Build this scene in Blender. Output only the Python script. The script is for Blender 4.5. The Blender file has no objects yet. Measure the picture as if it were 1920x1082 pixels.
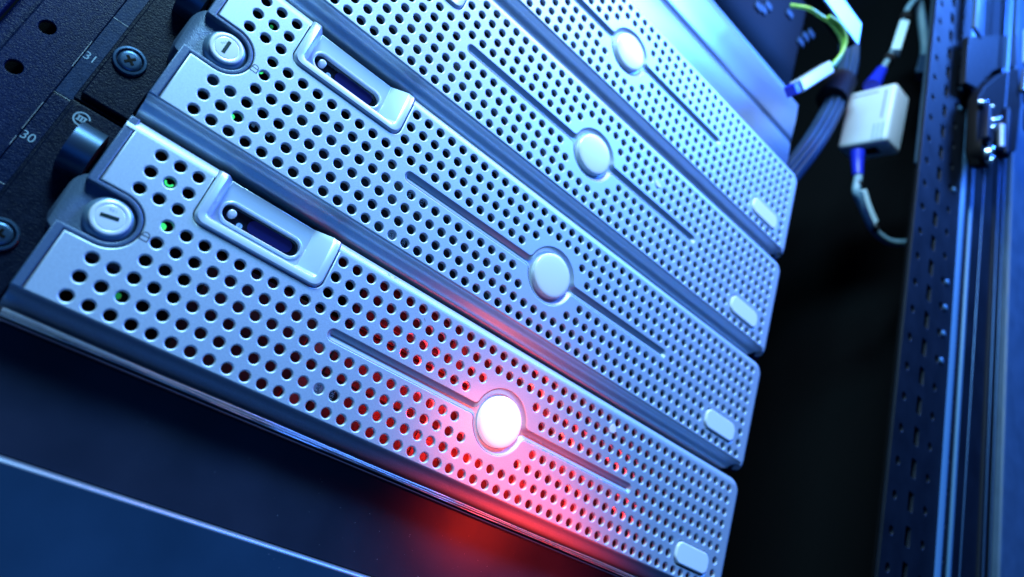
import bpy, bmesh, math, random
from mathutils import Matrix, Vector, Euler
random.seed(7)
S = 0.001                                   # everything below is written in millimetres
sc = bpy.context.scene
COL = sc.collection
PI = math.pi

# ------------------------------------------------------------------ camera
cam_d = bpy.data.cameras.new('camera')
cam = bpy.data.objects.new('camera', cam_d)
COL.objects.link(cam)
sc.camera = cam
RT = Vector((0.73790535, -0.59183974, 0.32437852))      # camera right, down and forward in world axes
DN = Vector((0.48553608, 0.13168831, -0.86424123))
FW = Vector((0.46877544, 0.7952257, 0.38453305))
m3 = Matrix((RT, -DN, -FW)).transposed()
cam.matrix_world = Matrix.Translation(Vector((-186.27, -279.41, -67.63)) * S) @ m3.to_4x4()
cam_d.sensor_width = 36
cam_d.lens = 36 * 1205.15 / 1920
cam_d.clip_start = 0.01
cam_d.clip_end = 50
cam_d.dof.use_dof = True
cam_d.dof.focus_distance = 0.312
cam_d.dof.aperture_fstop = 5.2

# ------------------------------------------------------------------ world, lights, exposure
w = bpy.data.worlds.new('World')
sc.world = w
w.use_nodes = True
w.node_tree.nodes['Background'].inputs[0].default_value = (0.01, 0.10, 0.55, 1)
w.node_tree.nodes['Background'].inputs[1].default_value = 0.10
sc.view_settings.view_transform = 'Standard'
sc.view_settings.look = 'None'
sc.view_settings.exposure = 0
sc.view_settings.gamma = 1


def area(name, loc, target, size, size_y, power, color):
    d = bpy.data.lights.new(name, 'AREA')
    d.shape = 'RECTANGLE'
    d.size = size * S
    d.size_y = size_y * S
    d.energy = power
    d.color = color
    o = bpy.data.objects.new(name, d)
    COL.objects.link(o)
    o.location = Vector(loc) * S
    o.rotation_euler = (Vector(target) - Vector(loc)).to_track_quat('-Z', 'Y').to_euler()
    return o


def point(name, loc, power, color, radius):
    d = bpy.data.lights.new(name, 'POINT')
    d.energy = power
    d.color = color
    d.shadow_soft_size = radius * S
    o = bpy.data.objects.new(name, d)
    COL.objects.link(o)
    o.location = Vector(loc) * S
    return o


KEY = area('ceiling_lamp', (-480, -430, 810), (-60, 0, 80), 380, 200, 19.5, (0.39, 0.79, 1.0))
FILL = area('blue_fill', (430, -470, 950), (80, 0, 0), 420, 200, 26.5, (0.050, 0.215, 1.0))  # added fill for the deep blue tint, not an actual lamp
TOP = area('top_white_fill', (20, -210, 640), (20, 0, 280), 220, 100, 1.1, (1.0, 0.62, 0.8))  # added fill that whitens the upper bezels and blanking panels
LOW = area('low_blue_fill', (-60, -620, -300), (0, 0, 60), 500, 300, 0.8, (0.03, 0.26, 1.0))  # added fill from below that tints the coved undersides blue


def spot(name, loc, target, power, color, radius, cone):
    d = bpy.data.lights.new(name, 'SPOT')
    d.energy = power
    d.color = color
    d.shadow_soft_size = radius * S
    d.spot_size = math.radians(cone)
    d.spot_blend = 1.0
    o = bpy.data.objects.new(name, d)
    COL.objects.link(o)
    o.location = Vector(loc) * S
    o.rotation_euler = (Vector(target) - Vector(loc)).to_track_quat('-Z', 'Y').to_euler()
    return o


RED1 = spot('red_glow_fill', (14, -54, 2), (12, 0, -1), 0.20, (1.0, 0.10, 0.05), 8, 142)  # added red light in mid-air, imitates the flare around the badge
spot('red_panel_fill', (48, -72, -48), (48, 2, -62), 0.9, (1.0, 0.03, 0.012), 16, 112)  # added red light for the glow on the panel below, no real source
for _x, _z, _p in ((-58, 10, 0.025), (-45, -14, 0.03), (-22, 8, 0.05), (-14, -22, 0.06), (14, 20, 0.05), (18, -18, 0.07), (46, 6, 0.055), (58, -20, 0.05), (86, 4, 0.035), (100, -18, 0.025)):
    point('red_bay_fill', (_x, 6, _z), _p * 0.7, (1.0, 0.012, 0.006), 2)  # added lights behind the bezel that redden the holes


# ------------------------------------------------------------------ materials
def mat(name, color, rough=0.5, metal=0.0, emit=None, estr=0.0, noise=None, bump=None, coat=0.0, spec=0.5,
        trans=0.0, mottle=None):
    m = bpy.data.materials.new(name)
    m.use_nodes = True
    nt = m.node_tree
    b = nt.nodes['Principled BSDF']
    b.inputs['Base Color'].default_value = (*color, 1)
    b.inputs['Roughness'].default_value = rough
    b.inputs['Metallic'].default_value = metal
    b.inputs['Specular IOR Level'].default_value = spec
    b.inputs['Coat Weight'].default_value = coat
    b.inputs['Coat Roughness'].default_value = 0.15
    b.inputs['Transmission Weight'].default_value = trans
    if emit:
        b.inputs['Emission Color'].default_value = (*emit, 1)
        b.inputs['Emission Strength'].default_value = estr
    tc = nt.nodes.new('ShaderNodeTexCoord')
    if mottle:                                       # (scale per metre, amount, scale2)
        n = nt.nodes.new('ShaderNodeTexNoise')
        n.inputs['Scale'].default_value = mottle[0]
        n.inputs['Detail'].default_value = 6
        nt.links.new(tc.outputs['Object'], n.inputs['Vector'])
        r = nt.nodes.new('ShaderNodeMapRange')
        r.inputs['From Min'].default_value = 0.3
        r.inputs['From Max'].default_value = 0.7
        r.inputs['To Min'].default_value = 1 - mottle[1]
        r.inputs['To Max'].default_value = 1 + mottle[1]
        nt.links.new(n.outputs['Fac'], r.inputs['Value'])
        mx = nt.nodes.new('ShaderNodeVectorMath')
        mx.operation = 'SCALE'
        mx.inputs[0].default_value = color
        nt.links.new(r.outputs['Result'], mx.inputs['Scale'])
        nt.links.new(mx.outputs['Vector'], b.inputs['Base Color'])
        r2 = nt.nodes.new('ShaderNodeMapRange')
        r2.inputs['From Min'].default_value = 0.3
        r2.inputs['From Max'].default_value = 0.7
        r2.inputs['To Min'].default_value = max(0.03, rough - 0.07)
        r2.inputs['To Max'].default_value = rough + 0.07
        nt.links.new(n.outputs['Fac'], r2.inputs['Value'])
        nt.links.new(r2.outputs['Result'], b.inputs['Roughness'])
    if bump:                                         # (scale per metre, strength, distance mm)
        n = nt.nodes.new('ShaderNodeTexNoise')
        n.inputs['Scale'].default_value = bump[0]
        n.inputs['Detail'].default_value = 3
        nt.links.new(tc.outputs['Object'], n.inputs['Vector'])
        bp = nt.nodes.new('ShaderNodeBump')
        bp.inputs['Strength'].default_value = bump[1]
        bp.inputs['Distance'].default_value = bump[2] * S
        nt.links.new(n.outputs['Fac'], bp.inputs['Height'])
        nt.links.new(bp.outputs['Normal'], b.inputs['Normal'])
    return m


M = {}
M['silver'] = mat('silver_paint', (0.48, 0.57, 0.66), 0.47, 0.5, bump=(2600, 0.38, 0.05), mottle=(1700, 0.10))
M['silver_blank'] = mat('silver_blank_paint', (0.46, 0.55, 0.64), 0.36, 0.7, bump=(1500, 0.08, 0.05))
M['groove'] = mat('groove_paint', (0.38, 0.47, 0.56), 0.42, 0.45, bump=(2600, 0.3, 0.05))
M['frame'] = mat('textured_dark_silver_plastic', (0.07, 0.12, 0.20), 0.42, 0.2, bump=(1700, 0.8, 0.18))
M['housing'] = mat('textured_charcoal_plastic', (0.09, 0.14, 0.23), 0.38, 0.3, bump=(1500, 0.9, 0.2))
M['white_gloss'] = mat('glossy_pale_plastic', (0.80, 0.82, 0.84), 0.3, 0.0, coat=0.3)
M['lcd_plastic'] = mat('pale_satin_plastic', (0.60, 0.70, 0.80), 0.30, 0.35, coat=0.2)
M['lock_metal'] = mat('lock_face_metal', (0.80, 0.82, 0.84), 0.30, 0.2, bump=(900, 0.06, 0.04))
M['lock_base'] = mat('lock_base_plastic', (0.16, 0.26, 0.38), 0.30, 0.4)
M['badge'] = mat('badge_plastic', (0.80, 0.82, 0.84), 0.28, 0.1, coat=0.3)
M['badge_lit'] = mat('lit_badge_plastic', (0.80, 0.78, 0.80), 0.30, 0.0, emit=(1.0, 0.62, 0.80), estr=0.55, coat=0.3)
M['black'] = mat('black_metal', (0.012, 0.013, 0.016), 0.5, 0.0, bump=(500, 0.3, 0.1), spec=0.08)
M['bay'] = mat('drive_carrier_plastic', (0.024, 0.018, 0.020), 0.45, 0.0, bump=(700, 0.3, 0.1))
M['bay_trim'] = mat('drive_carrier_edge', (0.05, 0.045, 0.05), 0.4, 0.2)
M['rail'] = mat('black_powder_coated_steel', (0.0015, 0.008, 0.042), 0.40, 0.0, bump=(1300, 1.0, 0.25), mottle=(500, 0.25), spec=0.14)
M['rail_lit'] = mat('lit_scale_strip', (0.006, 0.022, 0.075), 0.44, 0.0, bump=(1300, 0.8, 0.2), mottle=(500, 0.2), spec=0.15)  # brighter stretch of the strip: the light on it painted as a paler colour
M['ear'] = mat('black_textured_plastic', (0.0015, 0.005, 0.020), 0.44, 0.0, bump=(1300, 1.0, 0.25), mottle=(400, 0.2), spec=0.12)
M['gloss_black'] = mat('glossy_black_plastic', (0.04, 0.08, 0.15), 0.36, 0.7, bump=(400, 0.1, 0.1))
M['screw'] = mat('dark_screw_metal', (0.04, 0.09, 0.18), 0.36, 0.7, bump=(900, 0.4, 0.1))
M['ink'] = mat('pale_print', (0.22, 0.34, 0.48), 0.5)
M['ink_dim'] = mat('worn_pale_print', (0.22, 0.26, 0.32), 0.5, mottle=(900, 0.6))
M['ink_mid'] = mat('grey_print', (0.12, 0.14, 0.18), 0.5)
M['ink_dark'] = mat('dark_print', (0.04, 0.05, 0.07), 0.5)
M['glass'] = mat('black_display_glass', (0.006, 0.007, 0.012), 0.06, 0.0, coat=0.5)
M['lcd'] = mat('blue_display', (0.006, 0.008, 0.05), 0.12, 0.0, emit=(0.02, 0.03, 0.35), estr=0.07)
M['button'] = mat('grey_button_plastic', (0.42, 0.45, 0.50), 0.25, 0.0, coat=0.4)
M['led'] = mat('green_status_light', (0.05, 0.4, 0.15), 0.3, emit=(0.05, 1.0, 0.26), estr=1.0)
M['led_dim'] = mat('dim_green_status_light', (0.03, 0.2, 0.06), 0.3, emit=(0.01, 0.30, 0.06), estr=0.6)
M['paper'] = mat('white_sticker_paper', (0.80, 0.82, 0.85), 0.5)
M['label'] = mat('drive_label_paper', (0.10, 0.11, 0.12), 0.55)
M['panel'] = mat('smooth_black_panel_paint', (0.011, 0.015, 0.030), 0.42, 0.0, bump=(700, 0.25, 0.08), mottle=(25, 0.22), spec=0.22)
M['panel_low'] = mat('lower_panel_paint', (0.009, 0.032, 0.070), 0.42, 0.0, bump=(900, 0.3, 0.08), mottle=(18, 0.22), spec=0.22)
M['edge'] = mat('steel_and_lit_edge', (0.20, 0.25, 0.32), 0.35, 0.6)  # pale steel; on the lower panel's edge it paints in caught light
M['trim'] = mat('glossy_trim', (0.40, 0.43, 0.46), 0.14, 0.6, bump=(250, 0.5, 0.3))
M['slot'] = mat('key_slot_brass', (0.02, 0.05, 0.05), 0.35, 0.5)
M['post'] = mat('grey_black_frame_steel', (0.0015, 0.004, 0.009), 0.55, 0.0, bump=(900, 0.3, 0.08), mottle=(40, 0.15), spec=0.22)
M['post_edge'] = mat('lit_fold_metal', (0.07, 0.18, 0.32), 0.42, 0.1)  # light caught on the post fold put into the colour; also nuts and rods
M['hole_dark'] = mat('hole_inside', (0.004, 0.004, 0.005), 0.6, spec=0.08)
M['wall'] = mat('dark_cabinet_wall', (0.003, 0.0035, 0.0045), 0.8, bump=(300, 0.2, 0.1), spec=0.08)
M['door'] = mat('grey_cabinet_skin', (0.038, 0.08, 0.13), 0.5, bump=(900, 0.5, 0.1), mottle=(60, 0.1))
M['chrome'] = mat('bright_latch_metal', (0.32, 0.46, 0.58), 0.25, 0.9)
M['white_box'] = mat('white_adapter_plastic', (0.58, 0.72, 0.82), 0.38, mottle=(40, 0.03))
M['blue_boot'] = mat('blue_plug_boot', (0.01, 0.03, 0.62), 0.4)
M['cable_white'] = mat('pale_grey_cable', (0.20, 0.36, 0.46), 0.4)
M['cable_tag'] = mat('white_cable_tag', (0.50, 0.74, 0.84), 0.4)
M['cable_green'] = mat('yellow_green_cable', (0.30, 0.62, 0.10), 0.35, emit=None)
M['cable_blue'] = mat('blue_grey_cable', (0.018, 0.05, 0.11), 0.5, spec=0.22)
M['clear_plug'] = mat('clear_plug_plastic', (0.55, 0.68, 0.72), 0.15, coat=0.5)
M['teal'] = mat('switch_edge_paint', (0.06, 0.12, 0.14), 0.4)
M['strap'] = mat('black_hook_strap', (0.01, 0.01, 0.012), 0.7, spec=0.22)
M['tape'] = mat('white_tape_scrap', (0.82, 0.84, 0.86), 0.5)


# ------------------------------------------------------------------ mesh helpers (all in mm)
def link(name, me, m=None, parent=None, loc=(0, 0, 0), rot=(0, 0, 0), smooth=None):
    o = bpy.data.objects.new(name, me)
    COL.objects.link(o)
    if m is not None and not me.materials:
        me.materials.append(m)
    if smooth is not None:
        for p in me.polygons:
            p.use_smooth = True
        me.set_sharp_from_angle(angle=math.radians(smooth))
    o.location = Vector(loc) * S
    o.rotation_euler = rot
    if parent is not None:
        o.parent = parent
    return o


def pydata(verts, faces):
    me = bpy.data.meshes.new('mesh')
    me.from_pydata([tuple(c * S for c in v) for v in verts], [], faces)
    bm = bmesh.new()
    bm.from_mesh(me)
    bmesh.ops.recalc_face_normals(bm, faces=bm.faces)
    bm.to_mesh(me)
    bm.free()
    return me


def box(x0, x1, y0, y1, z0, z1, bev=0.0, seg=2):
    bm = bmesh.new()
    bmesh.ops.create_cube(bm, size=1)
    for v in bm.verts:
        v.co = Vector(((x0 + x1) / 2 + v.co.x * (x1 - x0), (y0 + y1) / 2 + v.co.y * (y1 - y0),
                       (z0 + z1) / 2 + v.co.z * (z1 - z0))) * S
    if bev:
        bmesh.ops.bevel(bm, geom=bm.edges[:], offset=bev * S, segments=seg, affect='EDGES', profile=0.5)
    me = bpy.data.meshes.new('mesh')
    bm.to_mesh(me)
    bm.free()
    return me


def fill2d(loops, thick, bev, y0=0.0, res=2):
    """flat sheet in the XZ plane, front face at y0, back at y0+thick, outlines with rounded rims"""
    cu = bpy.data.curves.new('outline', 'CURVE')
    cu.dimensions = '2D'
    cu.fill_mode = 'BOTH'
    cu.extrude = (thick / 2 - bev) * S
    cu.bevel_depth = bev * S
    cu.bevel_resolution = res
    cu.offset = -bev * S
    for lp in loops:
        sp = cu.splines.new('POLY')
        sp.points.add(len(lp) - 1)
        for p, (x, z) in zip(sp.points, lp):
            p.co = (x * S, z * S, 0, 1)
        sp.use_cyclic_u = True
    ob = bpy.data.objects.new('tmp', cu)
    COL.objects.link(ob)
    dg = bpy.context.evaluated_depsgraph_get()
    me = bpy.data.meshes.new_from_object(ob.evaluated_get(dg))
    bpy.data.objects.remove(ob)
    bpy.data.curves.remove(cu)
    for v in me.vertices:
        x, y, z = v.co
        v.co = (x, (y0 + thick / 2) * S - z, y)
    return me


def arc(cx, cz, r, a0, a1, n):
    return [(cx + r * math.cos(math.radians(a0 + (a1 - a0) * i / n)),
             cz + r * math.sin(math.radians(a0 + (a1 - a0) * i / n))) for i in range(n + 1)]


def circle(cx, cz, r, n=20):
    return [(cx + r * math.cos(2 * PI * i / n), cz + r * math.sin(2 * PI * i / n)) for i in range(n)]


def rrect(x0, x1, z0, z1, r, n=6):
    return arc(x1 - r, z1 - r, r, 0, 90, n) + arc(x0 + r, z1 - r, r, 90, 180, n) + \
        arc(x0 + r, z0 + r, r, 180, 270, n) + arc(x1 - r, z0 + r, r, 270, 360, n)


def lathe(profile, n=48, cx=0, cz=0, axis='y'):
    """profile: list of (radius, y); revolved about an axis through (cx, cz) parallel to y"""
    vs, fs = [], []
    for r, y in profile:
        for i in range(n):
            a = 2 * PI * i / n
            if axis == 'y':
                vs.append((cx + r * math.cos(a), y, cz + r * math.sin(a)))
            else:
                vs.append((y, cx + r * math.cos(a), cz + r * math.sin(a)))
    k = len(profile)
    for j in range(k - 1):
        for i in range(n):
            fs.append((j * n + i, j * n + (i + 1) % n, (j + 1) * n + (i + 1) % n, (j + 1) * n + i))
    fs.append(tuple(range(n)))
    fs.append(tuple((k - 1) * n + i for i in range(n)))
    return pydata(vs, fs)


def tube(pts, r, n=12, caps=True):
    """round tube through points (mm), Catmull-Rom smoothed"""
    P = [Vector(p) for p in pts]
    if len(P) > 2:
        Q = []
        ext = [2 * P[0] - P[1]] + P + [2 * P[-1] - P[-2]]
        for i in range(1, len(ext) - 2):
            for t in range(6):
                s = t / 6
                a, b, c, d = ext[i - 1], ext[i], ext[i + 1], ext[i + 2]
                Q.append(0.5 * (2 * b + (c - a) * s + (2 * a - 5 * b + 4 * c - d) * s * s + (3 * b - a - 3 * c + d) * s ** 3))
        Q.append(P[-1])
        P = Q
    vs, fs = [], []
    up = Vector((0.3, 0.5, 0.8)).normalized()
    for i, p in enumerate(P):
        t = (P[min(i + 1, len(P) - 1)] - P[max(i - 1, 0)]).normalized()
        u = (up - t * up.dot(t)).normalized()
        v = t.cross(u)
        rr = r[0] + (r[1] - r[0]) * i / (len(P) - 1) if isinstance(r, tuple) else r
        for k in range(n):
            a = 2 * PI * k / n
            vs.append(tuple(p + (u * math.cos(a) + v * math.sin(a)) * rr))
    for i in range(len(P) - 1):
        for k in range(n):
            fs.append((i * n + k, i * n + (k + 1) % n, (i + 1) * n + (k + 1) % n, (i + 1) * n + k))
    if caps:
        fs.append(tuple(range(n)))
        fs.append(tuple((len(P) - 1) * n + k for k in range(n)))
    return pydata(vs, fs)


def sweep_x(profile, x0, x1, nx=1):
    """open profile [(y,z)] extruded along X"""
    vs, fs = [], []
    for j in range(nx + 1):
        x = x0 + (x1 - x0) * j / nx
        for y, z in profile:
            vs.append((x, y, z))
    k = len(profile)
    for j in range(nx):
        for i in range(k - 1):
            fs.append((j * k + i, j * k + i + 1, (j + 1) * k + i + 1, (j + 1) * k + i))
    return vs, fs


def merge(*meshes):
    bm = bmesh.new()
    for me in meshes:
        bm.from_mesh(me)
    out = bpy.data.meshes.new('mesh')
    bm.to_mesh(out)
    bm.free()
    return out


def moved(me, mtx):
    me = me.copy()
    me.transform(mtx)
    return me


def text_mesh(body, size, x, y, z, rot=0.0, depth=0.06, align='CENTER', space=1.0):
    """flat lettering facing -y with its centre at x, z"""
    cu = bpy.data.curves.new('text', 'FONT')
    cu.body = body
    cu.size = size * S
    cu.extrude = depth * S
    cu.align_x = align
    cu.align_y = 'CENTER'
    cu.space_character = space
    ob = bpy.data.objects.new('tmp', cu)
    COL.objects.link(ob)
    dg = bpy.context.evaluated_depsgraph_get()
    me = bpy.data.meshes.new_from_object(ob.evaluated_get(dg))
    bpy.data.objects.remove(ob)
    bpy.data.curves.remove(cu)
    me.materials.clear()
    me.transform(Matrix.Translation(Vector((x, y, z)) * S) @ Matrix.Rotation(rot, 4, 'Y') @ Matrix.Rotation(PI / 2, 4, 'X'))
    return me


def empty(name, loc, label, cat, group=None):
    o = bpy.data.objects.new(name, None)
    o.empty_display_size = 0.01
    COL.objects.link(o)
    o.location = Vector(loc) * S
    o['label'] = label
    o['category'] = cat
    if group:
        o['group'] = group
    return o


def tag(o, label, cat, group=None):
    o['label'] = label
    o['category'] = cat
    if group:
        o['group'] = group
    return o


# ------------------------------------------------------------------ the bezel (shared meshes, server centre at z = 0)
PX, PZ, X0, Z0 = 7.6533, 8.03, 0.22, 31.31
BZ = -0.8                                   # height of badge centre and groove
ZT, ZB, RO = 34.9, -36.3, 5.6               # flat face top, flat face bottom, top roll radius
XL, XR = -207.3, 203.2


def hole_list():
    out = []
    for k in range(52):
        for r in range(9):
            x = X0 + (k - 25.5) * PX
            z = Z0 - PZ * r
            if r == 4 and 12 <= k <= 39:
                continue
            if math.hypot(x - X0, z - BZ) < 22.6:
                continue
            if k < 2 and r in (3, 4, 5):
                continue
            if 3 <= k <= 10 and r < 3:
                continue
            if 46 <= k <= 50 and r in (6, 7):
                continue
            out.append((x, z))
    return out


def groove_outline(h, rc, rf, xl, xr, n=10):
    """bar with rounded ends joined to a ring by fillets; h half height, rc ring radius, rf fillet radius"""
    xc = math.sqrt((rc + rf) ** 2 - (h + rf) ** 2)
    a = math.degrees(math.atan2(h + rf, xc))
    up = []
    up += arc(xl + h, 0, h, 180, 90, 6)                       # left cap, upper half
    up += arc(-xc, h + rf, rf, -90, -a, n)                    # fillet: bar -> ring
    up += arc(0, 0, rc, 180 - a, a, 4 * n)[1:-1]
    up += arc(xc, h + rf, rf, 180 + a, 270, n)
    up += arc(xr - h, 0, h, 90, 0, 6)
    lo = [(x, -z) for x, z in reversed(up)][1:-1]
    return [(x + X0, z + BZ) for x, z in up + lo]


def build_plate():
    b = 0.58
    outer = []
    # clockwise-free polygon: start at bottom left, go right
    outer += [(XL, ZB - b), (XR - 0, ZB - b)]
    outer += [(XR + b, ZB - b), (XR + b, ZT - 4)]
    outer += arc(XR - 4 + 0, ZT - 4, 4 + b, 0, 90, 6)
    outer += [(-114.6, ZT + b)]
    outer += arc(-119.6, 18.6, 5.0, 0, -90, 8)
    outer += arc(-169.6, 18.6, 5.0, -90, -180, 8)
    outer += [(-174.6, ZT + b), (XL, ZT + b)]
    outer += [(XL, 11.0)]
    outer += arc(-197.4, -0.5, 11.5, 90, -90, 18)
    outer += [(XL, -12.0)]
    loops = [outer]
    loops.append(groove_outline(2.1 + b, 16.4 + b, 3.0, -102.8, 104.3))
    loops.append(rrect(155.0, 189.2, -29.4, -14.2, 5.6))
    for x, z in hole_list():
        loops.append(circle(x, z, 2.30, 20))
    return fill2d(loops, 2.4, b)


def strip_loft(loopA, loopB):
    n = len(loopA)
    vs = list(loopA) + list(loopB)
    fs = [(i, (i + 1) % n, n + (i + 1) % n, n + i) for i in range(n)]
    return vs, fs


def build_roll():
    """rounded top rim, right rim and coved underside of the bezel"""
    meshes = []
    prof = [(RO * (1 - math.cos(a)), RO * math.sin(a)) for a in [math.radians(t) for t in range(0, 91, 9)]]
    prof += [(9.0, RO)]                                     # (depth, outward offset)
    # path along the top from left, with normals, then the right corner and side
    def run(path):
        vs, fs = [], []
        for (x, z, nx, nz) in path:
            for d, o in prof:
                vs.append((x + nx * o, d, z + nz * o))
        k = len(prof)
        for j in range(len(path) - 1):
            for i in range(k - 1):
                fs.append((j * k + i, j * k + i + 1, (j + 1) * k + i + 1, (j + 1) * k + i))
        meshes.append(pydata(vs, fs))
    run([(-211.0, ZT, 0, 1), (-174.4, ZT, 0, 1)])
    p = [(-114.8, ZT, 0, 1)]
    for i in range(9):
        a = math.radians(90 - 90 * i / 8)
        p.append((XR - 4 + 4 * math.cos(a), ZT - 4 + 4 * math.sin(a), math.cos(a), math.sin(a)))
    p.append((XR, ZB + 2.5, 1, 0))
    p.append((XR - 0.4, ZB, 0.97, -0.2))
    p.append((XR - 1.5, ZB - 2.0, 0.85, -0.5))
    run(p)
    cove = [(0, ZB), (0.2, ZB - 0.5), (0.8, ZB - 1.0), (2.2, ZB - 1.35), (4.2, ZB - 1.6), (5.8, ZB - 2.2),
            (6.7, ZB - 3.4), (7.2, ZB - 4.9), (7.9, ZB - 6.1), (9.0, ZB - 7.0), (10.6, ZB - 7.6), (22, ZB - 7.9)]
    xs = [(-211.0, 1.0), (198.0, 1.0)]
    vs, fs = [], []
    path = [(-211.0, 0.0), (197.0, 0.0)]
    n = 8
    rows = []
    rows.append([(-211.0, y, z) for y, z in cove])
    for i in range(n + 1):
        t = i / n
        row = []
        for j, (y, z) in enumerate(cove):
            e = (j / (len(cove) - 1))
            shrink = 6.5 * max(0.0, min(1.0, (ZB - z - 2.0) / 6.0))
            x = 197.0 + t * (XR + 3.4 - shrink - 197.0)
            zz = z + (1 - math.sqrt(max(0.0, 1 - t * t))) * (4.5 * max(0.0, min(1.0, (ZB - z) / 7.0)))
            yy = y + (t ** 3) * 1.5
            row.append((x, yy, zz))
        rows.append(row)
    rows.append([(x, 22.0, z) for x, y, z in rows[-1]])
    k = len(cove)
    for r in rows:
        vs += r
    for j in range(len(rows) - 1):
        for i in range(k - 1):
            fs.append((j * k + i, j * k + i + 1, (j + 1) * k + i + 1, (j + 1) * k + i))
    meshes.append(pydata(vs, fs))
    return merge(*meshes)


def build_groove():
    lo = groove_outline(2.1 + 0.52, 16.4 + 0.52, 3.0, -102.8, 104.3)
    l1 = groove_outline(2.1 + 0.1, 16.4 + 0.1, 3.42, -102.4, 103.9)
    l2 = groove_outline(0.45, 14.6, 5.0, -100.6, 102.1)
    def at(l, y):
        return [(x, y, z) for x, z in l]
    n = len(lo)
    rings = [at(lo, 0.02), at(l1, 0.35), at(l2, 2.0)]
    vs, fs = [], []
    for r in rings:
        vs += r
    for j in range(2):
        for i in range(n):
            fs.append((j * n + i, j * n + (i + 1) % n, (j + 1) * n + (i + 1) % n, (j + 1) * n + i))
    me = pydata(vs, fs)
    floor = fill2d([l2], 0.4, 0.0, 2.0, 0)
    for m_ in (floor,):
        pass
    return merge(me, floor)


def side_frame_mesh():
    b = 0.5
    out = [(-207.7, 39.8), (-207.7, 10.6)]
    out += arc(-197.4, -0.5, 11.1, 90, -90, 18)
    out += [(-207.7, -11.6), (-207.7, -37.2), (-211.2, -37.2)]
    out += [(-211.2, -9.9)]
    out += list(reversed(arc(-197.4, -0.5, 9.3, 90, -90, 18)))
    out += [(-211.2, 8.9), (-211.2, 39.8)]
    return fill2d([out], 9.0, b, 0.25)


def lock_housing_mesh():
    me = box(-215.6, -184.0, 3.6, 24.0, -13.0, 12.8, 0)
    bm = bmesh.new()
    bm.from_mesh(me)
    ed = [e for e in bm.edges if all(v.co.x < -0.2 for v in e.verts) and
          not all(v.co.y > 0.02 for v in e.verts)]
    bmesh.ops.bevel(bm, geom=ed, offset=7.5 * S, segments=8, affect='EDGES', profile=0.5)
    bm.to_mesh(me)
    bm.free()
    return me


def lcd_frame_mesh():
    """U-shaped raised rim, sloping inner walls, floor with an oblong window"""
    def U(x0, x1, z0, zt, r, n=6):
        return [(x0, zt)] + arc(x0 + r, z0 + r, r, 180, 270, n) + arc(x1 - r, z0 + r, r, 270, 360, n) + [(x1, zt)]
    A = U(-174.2, -115.0, 14.0, 37.2, 4.6)         # outer foot
    B = U(-173.8, -115.4, 14.4, 37.2, 4.4)         # outer shoulder
    B2 = U(-173.2, -116.0, 15.0, 36.8, 4.0)
    Cc = U(-170.6, -118.8, 17.6, 36.8, 2.2)        # inner shoulder
    C2 = U(-170.1, -119.4, 18.1, 37.2, 2.0)
    D = U(-167.6, -127.0, 21.0, 40.2, 1.2)         # floor outline
    ys = [1.2, -0.6, -1.3, -1.3, -0.9, 7.5]
    rings = [[(x, y, z) for x, z in L] for L, y in zip((A, B, B2, Cc, C2, D), ys)]
    # the rim ends roll back at the top, following the bezel's rounded edge
    tops = [(1.2, 39.4), (1.2, 39.4), (0.4, 39.2), (0.4, 39.2), (1.0, 39.6), (7.5, 40.6)]
    for ring, (ty, tz) in zip(rings, tops):
        for idx in (0, -1):
            x, y, z = ring[idx]
            ring[idx] = (x, ty, tz)
    # extra points where the rim starts to roll
    full = []
    for ring, y in zip(rings, ys):
        x0, xe = ring[0][0], ring[-1][0]
        full.append([ring[0], (x0, y, 36.0 if y < 5 else 39.5)] + ring[1:-1] + [(xe, y, 36.0 if y < 5 else 39.5), ring[-1]])
    n = len(full[0])
    vs, fs = [], []
    for r in full:
        vs += r
    for j in range(len(full) - 1):
        for i in range(n - 1):
            fs.append((j * n + i, j * n + i + 1, (j + 1) * n + i + 1, (j + 1) * n + i))
    # top caps behind the rim ends
    for idx in (0, n - 1):
        fs.append(tuple(j * n + idx for j in range(len(full))))
    walls = pydata(vs, fs)
    win = rrect(WX0, WX1, WZ0, WZ1, 3.9, 8)
    floor = fill2d([[(-167.8, 20.6), (-126.8, 20.6), (-126.8, 40.6), (-167.8, 40.6)], win], 2.2, 0.4, 7.5)
    rimo = rrect(WX0 - 1.3, WX1 + 1.3, WZ0 - 1.3, WZ1 + 1.3, 5.2, 8)
    rim = fill2d([rimo, rrect(WX0, WX1, WZ0, WZ1, 3.9, 8)], 1.6, 0.35, 6.7)
    return merge(walls, floor, rim)


WX0, WX1, WZ0, WZ1 = -165.2, -129.4, 23.2, 31.6

MESH = {}
MESH['plate'] = merge(build_plate(), build_roll())
MESH['groove'] = build_groove()
MESH['side_frame'] = side_frame_mesh()
MESH['housing'] = lock_housing_mesh()
LX, LZ = -197.4, -0.5
MESH['lock_base'] = lathe([(8.9, 7.0), (8.9, 3.0), (8.6, 2.2), (7.7, 0.9), (7.2, 0.6), (6.9, 0.6)], 48, LX, LZ)
MESH['lock_face'] = lathe([(7.0, 0.9), (7.0, 0.0), (6.75, -0.35), (6.3, -0.5), (5.15, -0.5), (5.0, -0.38), (4.85, -0.5), (4.6, -0.52)], 48, LX, LZ)
MESH['lcd_frame'] = lcd_frame_mesh()
MESH['display_glass'] = fill2d([rrect(WX0 + .1, WX1 - .1, WZ0 + .1, WZ1 - .1, 3.8, 8)], 0.8, 0.0, 9.6, 0)
MESH['display'] = fill2d([rrect(-153.2, -132.2, 24.4, 30.4, 2.8, 8)], 0.3, 0.0, 9.2, 0)
MESH['button'] = lathe([(1.9, 9.8), (1.9, 7.9), (1.75, 7.4), (1.3, 7.15), (0.7, 7.05)], 28, -161.0, 27.6)
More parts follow.
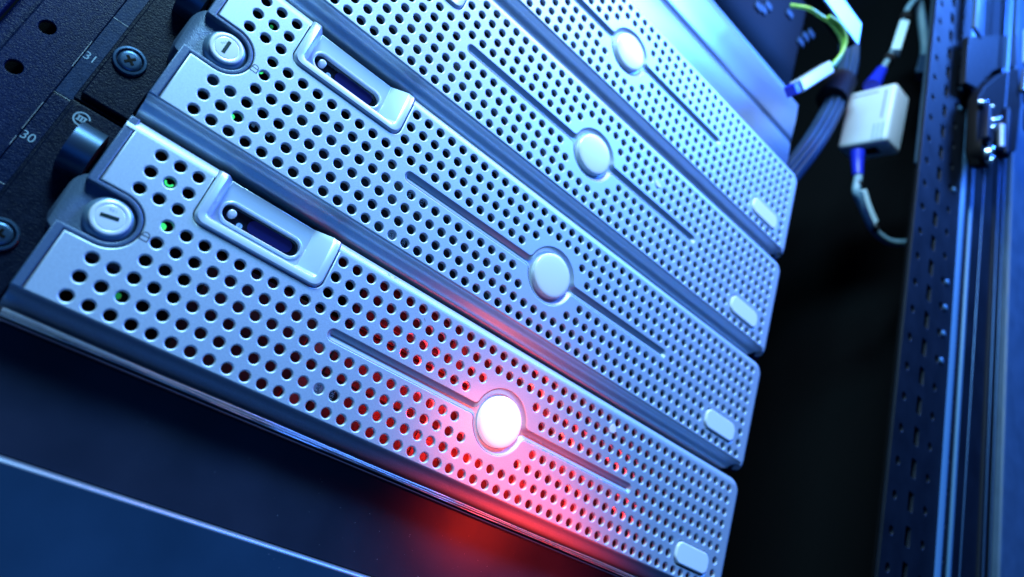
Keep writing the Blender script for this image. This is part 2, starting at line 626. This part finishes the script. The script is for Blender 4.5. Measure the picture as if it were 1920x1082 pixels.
MESH['info'] = merge(fill2d([circle(-156.0, 24.7, 1.35, 24)], 0.2, 0.0, 9.15, 0))
MESH['info_i'] = text_mesh('i', 2.8, -156.0, 9.05, 24.7)
MESH['badge'] = lathe([(13.3, 2.1), (13.3, -0.3), (13.1, -0.75), (12.6, -1.05), (11, -1.25), (8, -1.45), (4, -1.56), (1.0, -1.6)], 64, X0, BZ)
MESH['release'] = fill2d([rrect(155.8, 188.4, -28.2, -14.9, 5.2, 8)], 3.6, 0.9, -1.1, 4)
MESH['release_well'] = box(153.0, 191.0, 2.8, 3.2, -31.0, -12.5)
HL = hole_list()


def padlock_mesh():
    ms = []
    x0, x1, z0, z1, t = -185.9, -182.5, -2.5, -0.2, 0.42
    ms.append(fill2d([[(x0, z0), (x1, z0), (x1, z1), (x0, z1)], [(x0 + t, z0 + t), (x1 - t, z0 + t), (x1 - t, z1 - t), (x0 + t, z1 - t)]], 0.06, 0, -0.03, 0))
    o = arc(-184.2, -0.2, 1.55, 0, 180, 14)
    i = list(reversed(arc(-184.2, -0.2, 1.15, 0, 180, 14)))
    ms.append(fill2d([o + i], 0.06, 0, -0.03, 0))
    return merge(*ms)


MESH['padlock'] = padlock_mesh()
MESH['chassis'] = merge(box(-206, 203, 44, 420, -43.2, 43.0), box(-206, 203, 9.5, 44, 39.9, 40.4), box(-206, 203, 23, 44, 41.2, 43.2), box(-206, 203, 23, 44, -43.2, -42.2),  # includes a thin black sheet added to absorb light bounced off the top
                        box(-206, -204, 23, 44, -42, 41), box(201, 203, 23, 44, -42, 41))
MESH['carrier'] = box(-35.9, 35.9, 26.0, 44.0, -13.8, 13.8, 0.8)
MESH['carrier_lever'] = merge(box(-30.0, 22.0, 24.6, 26.2, -7.0, 1.0, 0.5), box(-33, 33, 25.2, 26.2, 11.2, 12.4))
MESH['carrier_label'] = box(23.6, 33.4, 25.5, 26.1, -10.5, 10.5)
MESH['end_latch'] = merge(box(207.4, 213.5, 10, 44, -41, 41, 1.2), box(213.4, 219, 24, 44, -30, 30, 1.5))
MESH['cross'] = merge(box(-2.3, 2.3, -0.25, 0.3, -0.55, 0.55), box(-0.55, 0.55, -0.26, 0.3, -2.3, 2.3))
MESH['screw_ring'] = lathe([(6.6, 3.0), (6.6, -1.4), (6.2, -2.0), (5.4, -2.1), (5.0, -1.6), (4.9, -0.6)], 40)
MESH['screw_head'] = lathe([(4.5, 0.5), (4.5, -1.5), (4.1, -1.95), (3.2, -2.1)], 40)


def ear_mesh():
    """the slide bracket beside the bezel, with a raised block near its top"""
    a = box(-234.4, -212.0, 31.0, 44.0, -44.0, 44.2, 0.6)
    b = box(-212.2, -206.0, 30.0, 60.0, -43.0, 43.0, 0.5)
    return merge(a, b)


def block_mesh():
    o = [(-213.0, 41.5), (-213.0, -6.0), (-232.0, -6.0)] + list(reversed(arc(-228.6, 38.1, 3.4, 90, 180, 6)))
    o = [(-213.0, 41.5)] + arc(-228.6, 38.1, 3.4, 90, 180, 6) + [(-232.0, -43.0), (-213.0, -43.0)]
    return fill2d([o], 8.0, 0.6, 23.5)


def knob_mesh():
    """rounded thumb latch: a barrel lying along X that runs out below"""
    prof = []
    for i in range(15):
        a = math.radians(-100 + 200 * i / 14)
        prof.append((19.5 - 9.5 * math.cos(a), 23.0 + 10.5 * math.sin(a)))
    prof = [(27, 12.5)] + prof + [(27, 33.5)]
    vs, fs = sweep_x(prof, -224.3, -214.6)
    k = len(prof)
    fs.append(tuple(range(k)))
    fs.append(tuple(range(k, 2 * k)))
    return pydata(vs, fs)


MESH['ear'] = ear_mesh()
MESH['block'] = block_mesh()
MESH['knob'] = knob_mesh()


def mark_mesh():
    """ring with three short bars"""
    ms = [fill2d([arc(-226.4, 35.8, 3.1, 20, 340, 30) + list(reversed(arc(-226.4, 35.8, 2.5, 20, 340, 30)))], 0.1, 0, 23.42, 0)]
    for dx in (-1.15, 0, 1.15):
        ms.append(fill2d([[(-226.4 + dx - 0.33, 34.6), (-226.4 + dx + 0.33, 34.6), (-226.4 + dx + 0.33, 37.0), (-226.4 + dx - 0.33, 37.0)]], 0.1, 0, 23.42, 0))
    ms.append(fill2d([[(-228.2, 36.6), (-224.7, 36.6), (-224.7, 37.0), (-228.2, 37.0)]], 0.09, 0, 23.41, 0))
    ms.append(fill2d([[(-228.2, 34.6), (-224.7, 34.6), (-224.7, 35.0), (-228.2, 35.0)]], 0.09, 0, 23.41, 0))
    return merge(*ms)


MESH['mark'] = mark_mesh()
for k_, ang in (('plate', 40), ('groove', 50), ('side_frame', 40), ('housing', 40), ('lock_base', 40), ('lock_face', 40),
                ('lcd_frame', 38), ('button', 40), ('badge', 40), ('release', 40), ('knob', 30), ('screw_ring', 40),
                ('screw_head', 40)):
    for p_ in MESH[k_].polygons:
        p_.use_smooth = True
    MESH[k_].set_sharp_from_angle(angle=math.radians(ang))


def part(name, key, m, parent, loc=(0, 0, 0), rot=(0, 0, 0)):
    me = MESH[key]
    if not me.materials:
        me.materials.append(m)
    o = bpy.data.objects.new(name, me)
    COL.objects.link(o)
    o.location = Vector(loc) * S
    o.rotation_euler = rot
    o.parent = parent
    if me.materials[0] is not m:
        o.material_slots[0].link = 'OBJECT'
        o.material_slots[0].material = m
    return o


LABELS = [
    'silver perforated server at the bottom, its round badge glowing white and red',
    'silver perforated server directly above the one with the red glowing badge',
    'silver perforated server second from the top, its display bracket cut by the upper frame edge',
    'topmost silver perforated server, directly under the two plain silver blanking panels',
]
KEYROT = [math.radians(-11), math.radians(90), math.radians(20), math.radians(60)]
for i in range(4):
    zz = 88.9 * i
    sv = empty('rack_server', (0, 0, zz), LABELS[i], 'server', 'identical silver servers stacked in the rack')
    part('bezel', 'plate', M['silver'], sv)
    part('bezel_groove', 'groove', M['groove'], sv)
    part('side_frame', 'side_frame', M['frame'], sv)
    hs = part('lock_housing', 'housing', M['housing'], sv)
    part('lock_collar', 'lock_base', M['lock_base'], hs)
    part('lock_cylinder', 'lock_face', M['lock_metal'], hs)
    ks = link('key_slot', box(-3.2, 3.2, -0.62, -0.4, -0.75, 0.75), M['slot'], hs, (LX - 0.3, 0, LZ + 0.2), (0, KEYROT[i], 0))
    if i < 2:
        link('key_number', text_mesh('961', 1.7, LX - (0.4 if i == 0 else 2.0), -0.55, LZ + (2.9 if i == 0 else 1.4),
                                     rot=(math.radians(-8) if i == 0 else math.radians(-62)), depth=0.03, space=1.15), M['groove'], hs)
    part('padlock_symbol', 'padlock', M['ink_dark'], sv)
    lf = part('display_bracket', 'lcd_frame', M['lcd_plastic'], sv)
    part('display_cover', 'display_glass', M['glass'], lf)
    part('display_screen', 'display', M['lcd'], lf)
    part('display_button', 'button', M['button'], lf)
    part('info_symbol', 'info', M['ink'], lf)
    part('info_letter', 'info_i', M['ink_dark'], lf)
    bd = part('badge', 'badge', M['badge_lit'] if i == 0 else M['badge'], sv)
    if i == 0:
        bd['label'] = 'glowing white and pink round badge'
    part('release_tab', 'release', M['white_gloss'], sv)
    part('release_well', 'release_well', M['black'], sv)
    part('chassis', 'chassis', M['black'], sv)
    part('end_latch', 'end_latch', M['ear'], sv)
    # drive carriers seen through the holes
    for cx in (-125.0, -53.0, 19.0, 91.0, 163.0):
        for cz in (-27.5, 0.3, 28.2):
            if cz > 20 and cx < -100:
                continue
            dc = part('drive_carrier', 'carrier', M['bay'], sv, (cx, 0, cz))
            part('carrier_lever', 'carrier_lever', M['bay_trim'], dc)
            part('carrier_label', 'carrier_label', M['label'], dc)
    # slide bracket at the left
    er = part('mounting_ear', 'ear', M['ear'], sv)
    part('latch_block', 'block', M['ear'], er)
    part('thumb_latch', 'knob', M['gloss_black'], er)
    part('ring_mark', 'mark', M['ink'], er)
    sx, sz = -225.2, -19.8
    sr = part('screw_collar', 'screw_ring', M['screw'], sv, (sx, 24.2, sz))
    part('screw_head', 'screw_head', M['screw'], sr)
    part('screw_cross', 'cross', M['hole_dark'], sr, (0, -2.0, 0), (0, math.radians(8 + 30 * i), 0))

    def led(x, y, z, r, m, ring=False):
        if ring:
            o_ = arc(x, z, r, 180, 350, 16) + list(reversed(arc(x, z, r - 0.75, 180, 350, 16)))
            me = fill2d([o_], 0.4, 0, y, 0)
        else:
            me = lathe([(r, y + 1.5), (r, y + 0.3), (r * 0.8, y)], 20, x, z)
        link('status_light', me, m, sv)
    if i == 0:
        led(-187.4, 5.5, 25.2, 1.9, M['led'], True)
        led(-181.0, 5.5, 7.6, 1.5, M['led'])
        led(-180.9, 5.5, -24.4, 1.2, M['led_dim'])
    if i == 1:
        led(-181.6, 5.5, 3.6, 1.2, M['led'])
        led(-181.5, 5.5, -23.6, 1.25, M['led'])
        led(-187.8, 5.5, 25.8, 0.8, M['led_dim'])
    if i == 2:
        led(-181.0, 5.5, 5.6, 1.3, M['led'])

    for body, px_, pz_, paper in ((('SAS', -94.9, -30.9, True), ('15K', -87.3, -31.5, False), ('SAS', -95.0, -6.8, False), ('15K', -87.5, -6.4, False)) if i == 1 else
                                  (('SAS', -94.7, -24.4, True), ('15K', -87.6, -24.6, False)) if i == 0 else ()):
        if paper:
            lb = link('drive_sticker', box(px_ - 2.8, px_ + 2.8, 3.5, 3.9, pz_ - 3.6, pz_ + 3.6), M['paper'], sv)
            link('sticker_text', text_mesh(body, 2.5, px_, 3.42, pz_, rot=-PI / 2, depth=0.05), M['ink_dark'], lb)
        else:
            lb = link('drive_sticker', box(px_ - 2.8, px_ + 2.8, 3.5, 3.9, pz_ - 3.6, pz_ + 3.6), M['bay'], sv)
            link('sticker_text', text_mesh(body, 2.5, px_, 3.42, pz_, rot=-PI / 2, depth=0.05), M['paper'], lb)
    # metal tabs of the control board
    if i == 1:
        for tx in (-172.5, -165.2):
            link('board_tab', box(tx - 0.6, tx + 0.9, 7.5, 8.0, -21.4, -17.6, 0.2), M['white_gloss'], sv)

# scraps of tape stuck on the bezels
def scrap(x, z, w_, h_, rot, parent_z, label, name='tape_scrap'):
    pts = []
    n = 10
    for q in range(n):
        a = 2 * PI * q / n
        rr = 1 + 0.12 * math.sin(3 * a + x)
        pts.append((math.cos(a) * w_ / 2 * rr, math.sin(a) * h_ / 2 * rr))
    me = fill2d([pts], 0.35, 0.1, -0.45, 1)
    o = link(name, me, M['tape'], None, (x, 0, z), (math.radians(4), rot, 0))
    tag(o, label, 'tape scrap')
    return o


scrap(77.4, 26.6, 5.2, 5.6, 0.2, 0, 'tiny white tape scrap stuck between holes right of the glowing badge')
scrap(57.4, 193.8, 6.6, 4.0, 0.35, 0, 'tiny white scrap curled over a hole of the second server from the top')
scrap(61.0, 277.4, 8.6, 3.4, 0.9, 0, 'smeared white tape residue above the right groove of the topmost server')

# ------------------------------------------------------------------ silver blanking panels above
def blank(z0, z1, label):
    t = empty('blanking_panel', (0, 17, z0), label, 'blanking panel', 'plain silver blanking panels above the servers')
    h = z1 - z0
    prof = [(12, 0.4), (3.0, 0.4), (1.2, 1.0), (0.4, 2.4), (0, 6), (-0.8, h * 0.5), (0, h - 7), (0.8, h - 3.2), (2.4, h - 1.2), (5, h - 0.6), (14, h - 0.5)]
    vs, fs = sweep_x(prof, -212, 209, 1)
    k = len(prof)
    for x_, d_ in ((211.0, 1.5), (212.2, 5.0), (212.2, 14.0)):
        for y_, z_ in prof:
            vs.append((x_, max(y_, d_) if y_ < d_ else y_, z_ if 0 < z_ < h else z_))
    for j in (1, 2, 3):
        for q in range(k - 1):
            fs.append((j * k + q, j * k + q + 1, (j + 1) * k + q + 1, (j + 1) * k + q))
    me = pydata(vs, fs)
    link('panel_face', me, M['silver_blank'], t, smooth=50)
    link('panel_back', box(-211, 209, 14, 16, 1, h - 1), M['black'], t)
    return t


blank(311.4, 355.2, 'lower plain silver blanking panel, touching the topmost perforated server')
blank(355.8, 402.0, 'upper plain silver blanking panel, under the dark network switch')

# ------------------------------------------------------------------ black panels below
def low_panel(z0, z1, y, m, label, edge_m, with_trim=False):
    t = empty('filler_panel', (0, y, z0), label, 'filler panel', 'dark filler panels below the servers')
    h = z1 - z0
    link('panel_face', box(-241, 241, 0.0, 3.0, 0, h - 1.7, 0.0), m, t)
    vs, fs = sweep_x([(0.0, h - 1.71), (0.12, h - 1.2), (0.5, h - 0.65), (1.2, h - 0.25), (2.2, h), (26, h)], -241, 241)
    link('folded_edge', pydata(vs, fs), edge_m, t, smooth=60)
    return t


low_panel(-88.4, -48.4, 2.0, M['panel'], 'smooth black filler panel right under the server with the glowing badge', M['panel'])
low_panel(-180.0, -88.9, -0.5, M['panel_low'], 'lowest dark blue filler panel, below the smooth black one, with a bright top edge', M['edge'])
tr = empty('trim_strip', (0, -11.0, -47.0), 'thin glossy trim strip running along under the server with the glowing badge', 'trim strip')
for dz, dy, rr in ((0.9, 4.5, 0.26), (0.0, 3.8, 0.20), (-0.85, 4.3, 0.26)):
    pts = []
    for q in range(30):
        x = -208 + 416 * q / 29
        pts.append((x, dy + 0.3 * math.sin(q * 1.7 + dz), dz + 0.12 * math.sin(q * 0.9 + 2 * dz)))
    link('glossy_bead', tube(pts, rr, 8), M['trim'], tr, smooth=60)
link('strip_backing', box(-208, 208, 5.2, 12.6, -1.0, 0.8, 0.2), M['black'], tr)
for q, x in enumerate((-214.5, -211.6, -209.4)):
    link('glint_knob', lathe([(0.9, 2.2), (0.9, 0.2), (0.5, -0.2)], 12, x, 0.3 - 0.25 * q), M['chrome'], tr)  # bright knobs shaped to stand for the broken glints at the strip's end

# ------------------------------------------------------------------ rack upright on the left
up = empty('rack_upright', (-250, 40, -200), 'black powder-coated rack upright with printed unit numbers 30 and 31', 'rack upright')
YR = 40.0
holes = []
for q in range(-10, 18):
    holes.append(circle(-257.8, 46.4 + 22.9 * q, 3.2, 24))
plate = fill2d([[(-264.6, -240), (-242.4, -240), (-242.4, 460), (-264.6, 460)]] + holes, 2.4, 0.3, YR)
plate.transform(Matrix.Translation(Vector((250, -40, 200)) * S))
link('front_flange', plate, M['rail'], up, smooth=40)
link('scale_strip', box(-242.3, -228, YR + 0.5, YR + 2.4, 46.6, 460, 0.25), M['rail_lit'], up, (250, -40, 200))
link('scale_strip', box(-242.3, -228, YR + 0.5, YR + 2.4, -240, 45.8, 0.25), M['rail'], up, (250, -40, 200))
link('folded_flange', box(-271.8, -264.8, YR + 2.6, YR + 8, -240, 460, 1.0), M['rail'], up, (250, -40, 200))
link('outer_flange', box(-420, -272.2, YR - 1.5, YR + 3, -240, 460, 0.8), M['rail'], up, (250, -40, 200))
link('upright_web', box(-262, -228, YR + 8, YR + 90, -240, 460), M['hole_dark'], up, (250, -40, 200))
for q in range(-4, 10):
    zt = 1.6 + 44.6 * q
    link('unit_tick', box(-242.2, -232, YR + 0.38, YR + 0.5, zt - 0.14, zt + 0.14), M['ink_dim'], up, (250, -40, 200))
    link('unit_number', text_mesh(str(30 + q), 5.4, -239.6, YR + 0.42, zt + 44.6 - 21.5 + 0.0 - 1.6 - 22.3 + 22.6, depth=0.03), M['ink'], up, (250, -40, 200))
for a, b_ in ((17, 21.5), (25, 39.5), (60, 75), (-12, -2)):
    link('scale_line', box(-242.9, -242.65, YR - 0.06, YR + 0.0, a, b_), M['ink_dim'], up, (250, -40, 200))

# ------------------------------------------------------------------ dark cabinet interior at the right
wl = link('cabinet_side_wall', box(470, 474, 10, 900, -700, 1200), M['wall'])
wl['kind'] = 'structure'
bw = link('cabinet_back_wall', box(-700, 474, 900, 904, -700, 1200), M['wall'])
bw['kind'] = 'structure'

# perforated front post
po = empty('frame_post', (330, -59, -300), 'dark perforated steel frame post with slots and round holes at the right', 'frame post')
lz0, lz1 = -300.0, 900.0
loops = [[(285.5, lz0), (368.5, lz0), (368.5, lz1), (285.5, lz1)]]
for q in range(-14, 34):
    zc = 171.8 + 25.0 * q
    if zc < lz0 + 15 or zc > lz1 - 15:
        continue
    loops.append(rrect(317.9, 325.9, zc - 7.0, zc + 7.0, 1.2, 3))
    loops.append(circle(297.0, zc - 3.0, 3.3, 16))
    loops.append(circle(345.5, zc + 1.0, 3.3, 16))
pm = fill2d(loops, 2.6, 0.35, -59)
pm.transform(Matrix.Translation(Vector((-330, 59, 300)) * S))
link('perforated_face', pm, M['post'], po, smooth=40)
link('post_inside', box(316, 372, -44, -40, lz0, 380), M['hole_dark'], po, (-330, 59, 300))
vs, fs = sweep_x([(0, 0)], 0, 1)
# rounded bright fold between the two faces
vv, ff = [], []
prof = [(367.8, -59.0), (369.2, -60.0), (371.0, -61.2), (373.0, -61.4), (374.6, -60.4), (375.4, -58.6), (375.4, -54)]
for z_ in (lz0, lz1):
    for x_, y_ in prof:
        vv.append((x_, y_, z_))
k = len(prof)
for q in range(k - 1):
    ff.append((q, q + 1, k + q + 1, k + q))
link('slot_backing', box(314, 346, -50, -40, 385, lz1, 1.0), M['door'], po, (-330, 59, 300))  # pale backing added so the upper slots look lit from behind
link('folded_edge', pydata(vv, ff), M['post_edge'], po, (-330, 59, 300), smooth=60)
loops = [[(375.6, lz0), (392.0, lz0), (392.0, lz1), (375.6, lz1)]]
for q in range(-14, 34):
    zc = 205 + 26.2 * q
    if lz0 + 15 < zc < lz1 - 15:
        loops.append(circle(383.6, zc, 2.3, 12))
pm = fill2d(loops, 2.0, 0.3, -57.5)
pm.transform(Matrix.Translation(Vector((-330, 59, 300)) * S))
link('side_flange', pm, M['post'], po, smooth=40)
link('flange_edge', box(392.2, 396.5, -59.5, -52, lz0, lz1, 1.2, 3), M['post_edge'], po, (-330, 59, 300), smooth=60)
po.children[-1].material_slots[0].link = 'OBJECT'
po.children[-1].material_slots[0].material = M['post']
link('outer_face', box(396.8, 446, -58, -50, lz0, lz1, 1.0), M['post'], po, (-330, 59, 300))
link('outer_trim', box(446.2, 449, -60, -52, lz0, lz1, 0.6), M['post'], po, (-330, 59, 300))

for q, zc in enumerate((196.8, 221.8, 246.8, 271.8, 371.8, 471.8, 496.8, 521.8, 546.8)):
    link('cage_nut', lathe([(2.6, 1.5), (2.6, -1.0), (1.6, -1.8)], 12), M['post_edge'], po, (352.5 - 330, 0, zc + 3 + 300))
# door edge: black seal with a glossy rim, then the pale cabinet skin
dr = empty('cabinet_door', (470, -60, -300), 'blue-lit cabinet door edge with black rubber seal at the far right', 'door')
link('rubber_seal', box(449.4, 486, -55, -20, lz0, lz1, 1.5), M['hole_dark'], dr, (-470, 60, 300))
link('seal_rim', tube([(478, -56, lz0), (478, -56, 340), (479, -56, lz1)], 0.7, 10), M['screw'], dr, (-470, 60, 300), smooth=60)
link('seal_rim', tube([(466, -55.6, lz0), (466, -55.6, lz1)], 0.8, 10), M['screw'], dr, (-470, 60, 300), smooth=60)
link('door_skin', box(490, 760, -60, -20, lz0, lz1, 2.0), M['door'], dr, (-470, 60, 300))

# latch mechanism on the post
lt = empty('door_latch', (400, -72, 480), 'black latch mechanism with bright bolts fixed across the frame post', 'latch')


def lpart(name, me, m, sm=40):
    return link(name, me, m, lt, (-400, 72, -480), smooth=sm)


lpart('latch_bracket', fill2d([[(330, 484), (356, 498), (393, 555), (455, 617), (453, 664), (330, 546)],
                               rrect(371, 376, 516, 530, 1.5, 3)], 6, 0.8, -72), M['post'])
lpart('bracket_slot', box(369, 378, -68.5, -67.5, 512, 534, 0.3), M['edge'])
lpart('latch_body', fill2d([[(340, 470), (352, 494), (383, 536), (414, 570), (436, 592), (446, 548), (436, 476), (424, 462), (404, 470), (380, 446), (366, 404), (352, 398), (342, 410)]], 10, 2.0, -80, 3), M['hole_dark'])
lpart('latch_arm', box(344, 352, -88, -78, 420, 462, 2.5, 3), M['ear'])
lpart('latch_arm', box(394, 404, -86, -76, 440, 500, 2.5, 3), M['ear'])
bolt_me = lathe([(4.2, 0), (4.2, -4), (3.4, -5.2), (1.6, -5.6)], 18)
for x_, y_, z_, sx_, sz_ in ((346, -80, 466, 1.0, 0.8), (340, -80, 462, 0.8, 0.8), (370, -80, 463, 1.0, 1.0), (379, -80, 472, 0.9, 0.9),
                             (357, -82, 415, 0.9, 1.6), (362, -81, 410, 0.6, 1.1), (362, -80, 475, 0.6, 0.6), (366, -80, 452, 0.7, 0.9)):
    b1 = link('latch_bolt', bolt_me, M['chrome'], lt, (x_ - 400, y_ + 72, z_ - 480), (0.3, 0, 0.3), smooth=40)
    b1.scale = (sx_, 1.0, sz_)
lpart('latch_cup', lathe([(13, -70), (14.5, -80), (13.5, -83), (11.5, -82.5), (10.5, -78)], 36, 356, 414), M['hole_dark'])
lpart('latch_rod', tube([(352, -84, 466), (354, -84, 440), (354, -84, 424)], 2.0, 10), M['post_edge'], 60)
lpart('latch_rod', tube([(383, -84, 466), (385, -84, 440)], 3.4, 10), M['edge'], 60)
lpart('lock_rod', tube([(413, -78, 700), (408, -78, 567), (400, -78, 470)], 2.2, 10), M['post_edge'], 60)
lpart('lock_rod', tube([(399, -66, 450), (399, -66, 374), (386, -66, -290)], 0.7, 10), M['screw'], 60)
lpart('lock_rod', tube([(424, -70, 720), (418, -70, 470)], 1.8, 10), M['screw'], 60)
lpart('hinge_leaf', box(446, 475, -90, -80, 552, 576, 3, 3), M['edge'])
lpart('hinge_leaf', box(448, 475, -90, -80, 515, 545, 4, 3), M['screw'])
lpart('hinge_pin', tube([(441, -84, 590), (437, -84, 556)], 3.2, 10), M['edge'], 60)
lpart('bright_strip', box(458, 474, -80, -76, 622, 674, 0.8), M['cable_tag'])
lpart('pale_channel', box(338, 356, -74, -70, 566, 700, 1.0), M['door'])

# ------------------------------------------------------------------ white adapter with its cables
ad = empty('network_adapter', (310, 36, 429), 'small white plastic adapter box hanging between the servers and the frame post', 'adapter')
ad.matrix_world = Matrix.Translation(Vector((308.0, 35.5, 427.5)) * S) @ Matrix(((0.0508, 0.9902, -0.1299), (-0.9915, 0.0344, -0.1255), (-0.1198, 0.1351, 0.9836))).to_4x4()
AW, AD_, AH = 49.8, 32.2, 67.0
link('adapter_case', box(0, AW, 0, AD_, 0, AH, 4.5, 4), M['white_box'], ad, smooth=40)
for q in range(3):
    link('vent_slot', box(AW * 0.70 + 4.2 * q, AW * 0.70 + 4.2 * q + 1.3, -0.25, 0.5, 3, 21), M['cable_white'], ad)
link('printed_line', box(AW * 0.80, AW * 0.80 + 1.4, -0.12, 0.3, 27, 60), M['ink_mid'], ad)
link('printed_line', box(7, 33, -0.12, 0.3, 59, 60.4), M['ink_mid'], ad)
link('port_socket', box(20, 36, 9, 22, -0.2, 1.0), M['hole_dark'], ad)

def cord(name, label, pts, r, m):
    t = empty(name, pts[0], label, 'cable')
    o = Vector(pts[0])
    link('cable_sheath', tube([tuple(Vector(p) - o) for p in pts], r, 10), m, t, smooth=60)
    return t, o


t, o = cord('patch_cable', 'pale cable with blue plug boot leaving the bottom of the white adapter',
            [(293, 2, 392), (297, 1, 374), (295, 0, 360), (296, 0, 351), (306, 0, 346), (320, 0, 339), (336, 0, 333), (364, 0, 338), (396, 0, 356), (440, 10, 390)], 3.9, M['cable_white'])
link('plug_boot', tube([(291, 2, 398), (294, 2, 386), (296, 1, 372)], (6.8, 4.8), 12), M['blue_boot'], t, tuple(-o), smooth=60)
link('cable_tag', tube([(297, -4, 353), (310, -4, 342), (325, -4, 334)], 4.6, 4), M['cable_tag'], t, tuple(-o))
link('cable_tie', tube([(331, -1, 334.5), (335, -1, 333.5)], 4.4, 10), M['strap'], t, tuple(-o), smooth=60)
link('cable_tie', tube([(296, 0, 362), (296, 0, 358)], 4.6, 10), M['strap'], t, tuple(-o), smooth=60)
t, o = cord('patch_cable', 'pale cable with blue plug boot rising from the top of the white adapter',
            [(308, 6, 505), (315, 4, 524), (320, 2, 543), (328, 0, 570), (336, 0, 608), (343, 0, 640), (352, 0, 665), (372, 0, 700)], 3.0, M['cable_white'])
link('plug_boot', tube([(306, 6, 498), (311, 5, 512), (317, 4, 530)], (8.5, 5.5), 12), M['blue_boot'], t, tuple(-o), smooth=60)
link('cable_tag', tube([(326, -3, 560), (337, -3, 615)], 6.4, 4), M['cable_tag'], t, tuple(-o))
link('cable_tie', tube([(340, -1, 624), (343, -1, 636)], 6.0, 10), M['strap'], t, tuple(-o), smooth=60)
link('cable_tie', tube([(322, 1, 546), (324, 1, 554)], 5.6, 10), M['strap'], t, tuple(-o), smooth=60)
t, o = cord('hanging_cable', 'thick pale cable hanging in a bend beside the perforated frame post',
            [(352, 4, 690), (366, 4, 700), (380, 4, 690), (394, 4, 664), (404, 4, 640), (402, 4, 616), (398, 4, 600)], 5.0, M['cable_white'])
link('cable_tag', tube([(402, 1, 622), (396, 1, 588)], 8.5, 4), M['cable_blue'], t, tuple(-o))

# ------------------------------------------------------------------ network switch above the blanking panels
sw = empty('network_switch', (0, 30, 404), 'dark network switch above the upper silver blanking panel, ports barely lit', 'switch')
def swp(name, me, m, sm=None):
    return link(name, me, m, sw, (0, -30, -404), smooth=sm)
swp('switch_case', box(-220, 222, 40, 380, 405, 560, 1), M['hole_dark'])
swp('front_lip', box(-220, 196, 22, 40, 404.5, 410.5, 0.8), M['teal'])
for q, (x_, z_) in enumerate(((157, 489), (163, 500), (150, 486), (196, 521), (228, 518), (236, 530), (222, 505))):
    swp('port', box(x_ - 5, x_ + 5, 38, 40.5, z_ - 4, z_ + 4, 0.8), M['cable_blue'])
sp = empty('switch_cover', (200, -20, 470), 'pale blue-lit end of a metal cover above the dark switch', 'cover')
link('cover_plate', box(-230, 29, 0, 2, 2, 30, 0.6), M['silver_blank'], sp)
link('cover_body', box(-230, 28, 2.1, 14, 2.6, 29.5, 0.6), M['hole_dark'], sp)
t, o = cord('green_cable', 'yellow-green patch cable looping out of the dark switch',
            [(136, -10, 440), (144, -22, 436), (158, -24, 440), (174, -26, 444), (190, -26, 443), (200, -24, 434), (196, -20, 414)], 1.9, M['cable_green'])
link('cable_strand', tube([tuple(Vector(p) - o) for p in ((166, -28, 444), (182, -30, 447), (194, -29, 442), (197, -26, 430), (191, -22, 410))], 1.6, 8), M['cable_green'], t, smooth=60)
link('clear_plug', box(-32, 32, -5, 5, -5.5, 5.5, 1.5), M['clear_plug'], t, tuple(Vector((171, -20, 380)) - o), (0, math.radians(-56), math.radians(0)))
link('plug_nose', box(-5, 4, -4.5, 4.5, -4.5, 4.5, 1), M['blue_boot'], t, tuple(Vector((150, -19, 349)) - o), (0, math.radians(-56), 0))
bt = empty('cable_bundle', (300, 30, 500), 'bundle of blue-grey cables held by a black strap beside the switch', 'cable bundle')
for q in range(9):
    a = q * 0.7
    ox, oy = 9 * math.cos(a) * (0.5 + 0.06 * q), 9 * math.sin(a) * (0.5 + 0.06 * q)
    pts = [(272 + ox - 300, 20 + oy - 30, 545 - 500), (278 + ox - 300, 20 + oy - 30, 515 - 500), (272 + ox * 0.9 - 300, 20 + oy - 30, 470 - 500), (258 + ox - 300, 20 + oy - 30, 420 - 500), (240 + ox - 300, 20 + oy - 30, 372 - 500), (228 + ox - 300, 30 + oy - 30, 330 - 500)]
    link('cable', tube(pts, 3.2, 8), M['cable_blue'], bt, smooth=60)
link('strap', tube([(273 - 300, -10, 484 - 500), (263 - 300, -10, 450 - 500)], 15, 20), M['strap'], bt, smooth=50)

# dust specks lying on the two dark panels below
vs, fs = [], []
rnd = random.Random(5)
for q in range(70):
    x = rnd.gauss(-20, 55)
    z = -58 - abs(rnd.gauss(0, 30))
    if z < -150:
        continue
    y = 1.93 if z > -86.5 else -0.57
    if -92 < z < -84:
        continue
    r_ = rnd.uniform(0.06, 0.17)
    a0 = rnd.uniform(0, 6.28)
    n0 = len(vs)
    for k in range(5):
        a = a0 + 2 * PI * k / 5
        vs.append((x + r_ * math.cos(a) * rnd.uniform(0.7, 1.3), y, z + r_ * math.sin(a)))
    fs.append(tuple(range(n0, n0 + 5)))
du = link('dust', pydata(vs, fs), M['ink_dim'])
tag(du, 'pale dust specks scattered on the dark filler panels at the bottom', 'dust')
du['kind'] = 'stuff'

for x, z, a in ((-88.0, 37.6, 0.3), (-84.6, 38.0, -0.4), (-62.0, 27.0, 0.8)):
    sm = link('scuff_mark', box(-0.9, 0.9, -0.02, 0.02, -0.12, 0.12), M['ink_mid'], bpy.data.objects['rack_server'], (x, 0.35 if z > 35 else -0.02, z), (0, a, 0))
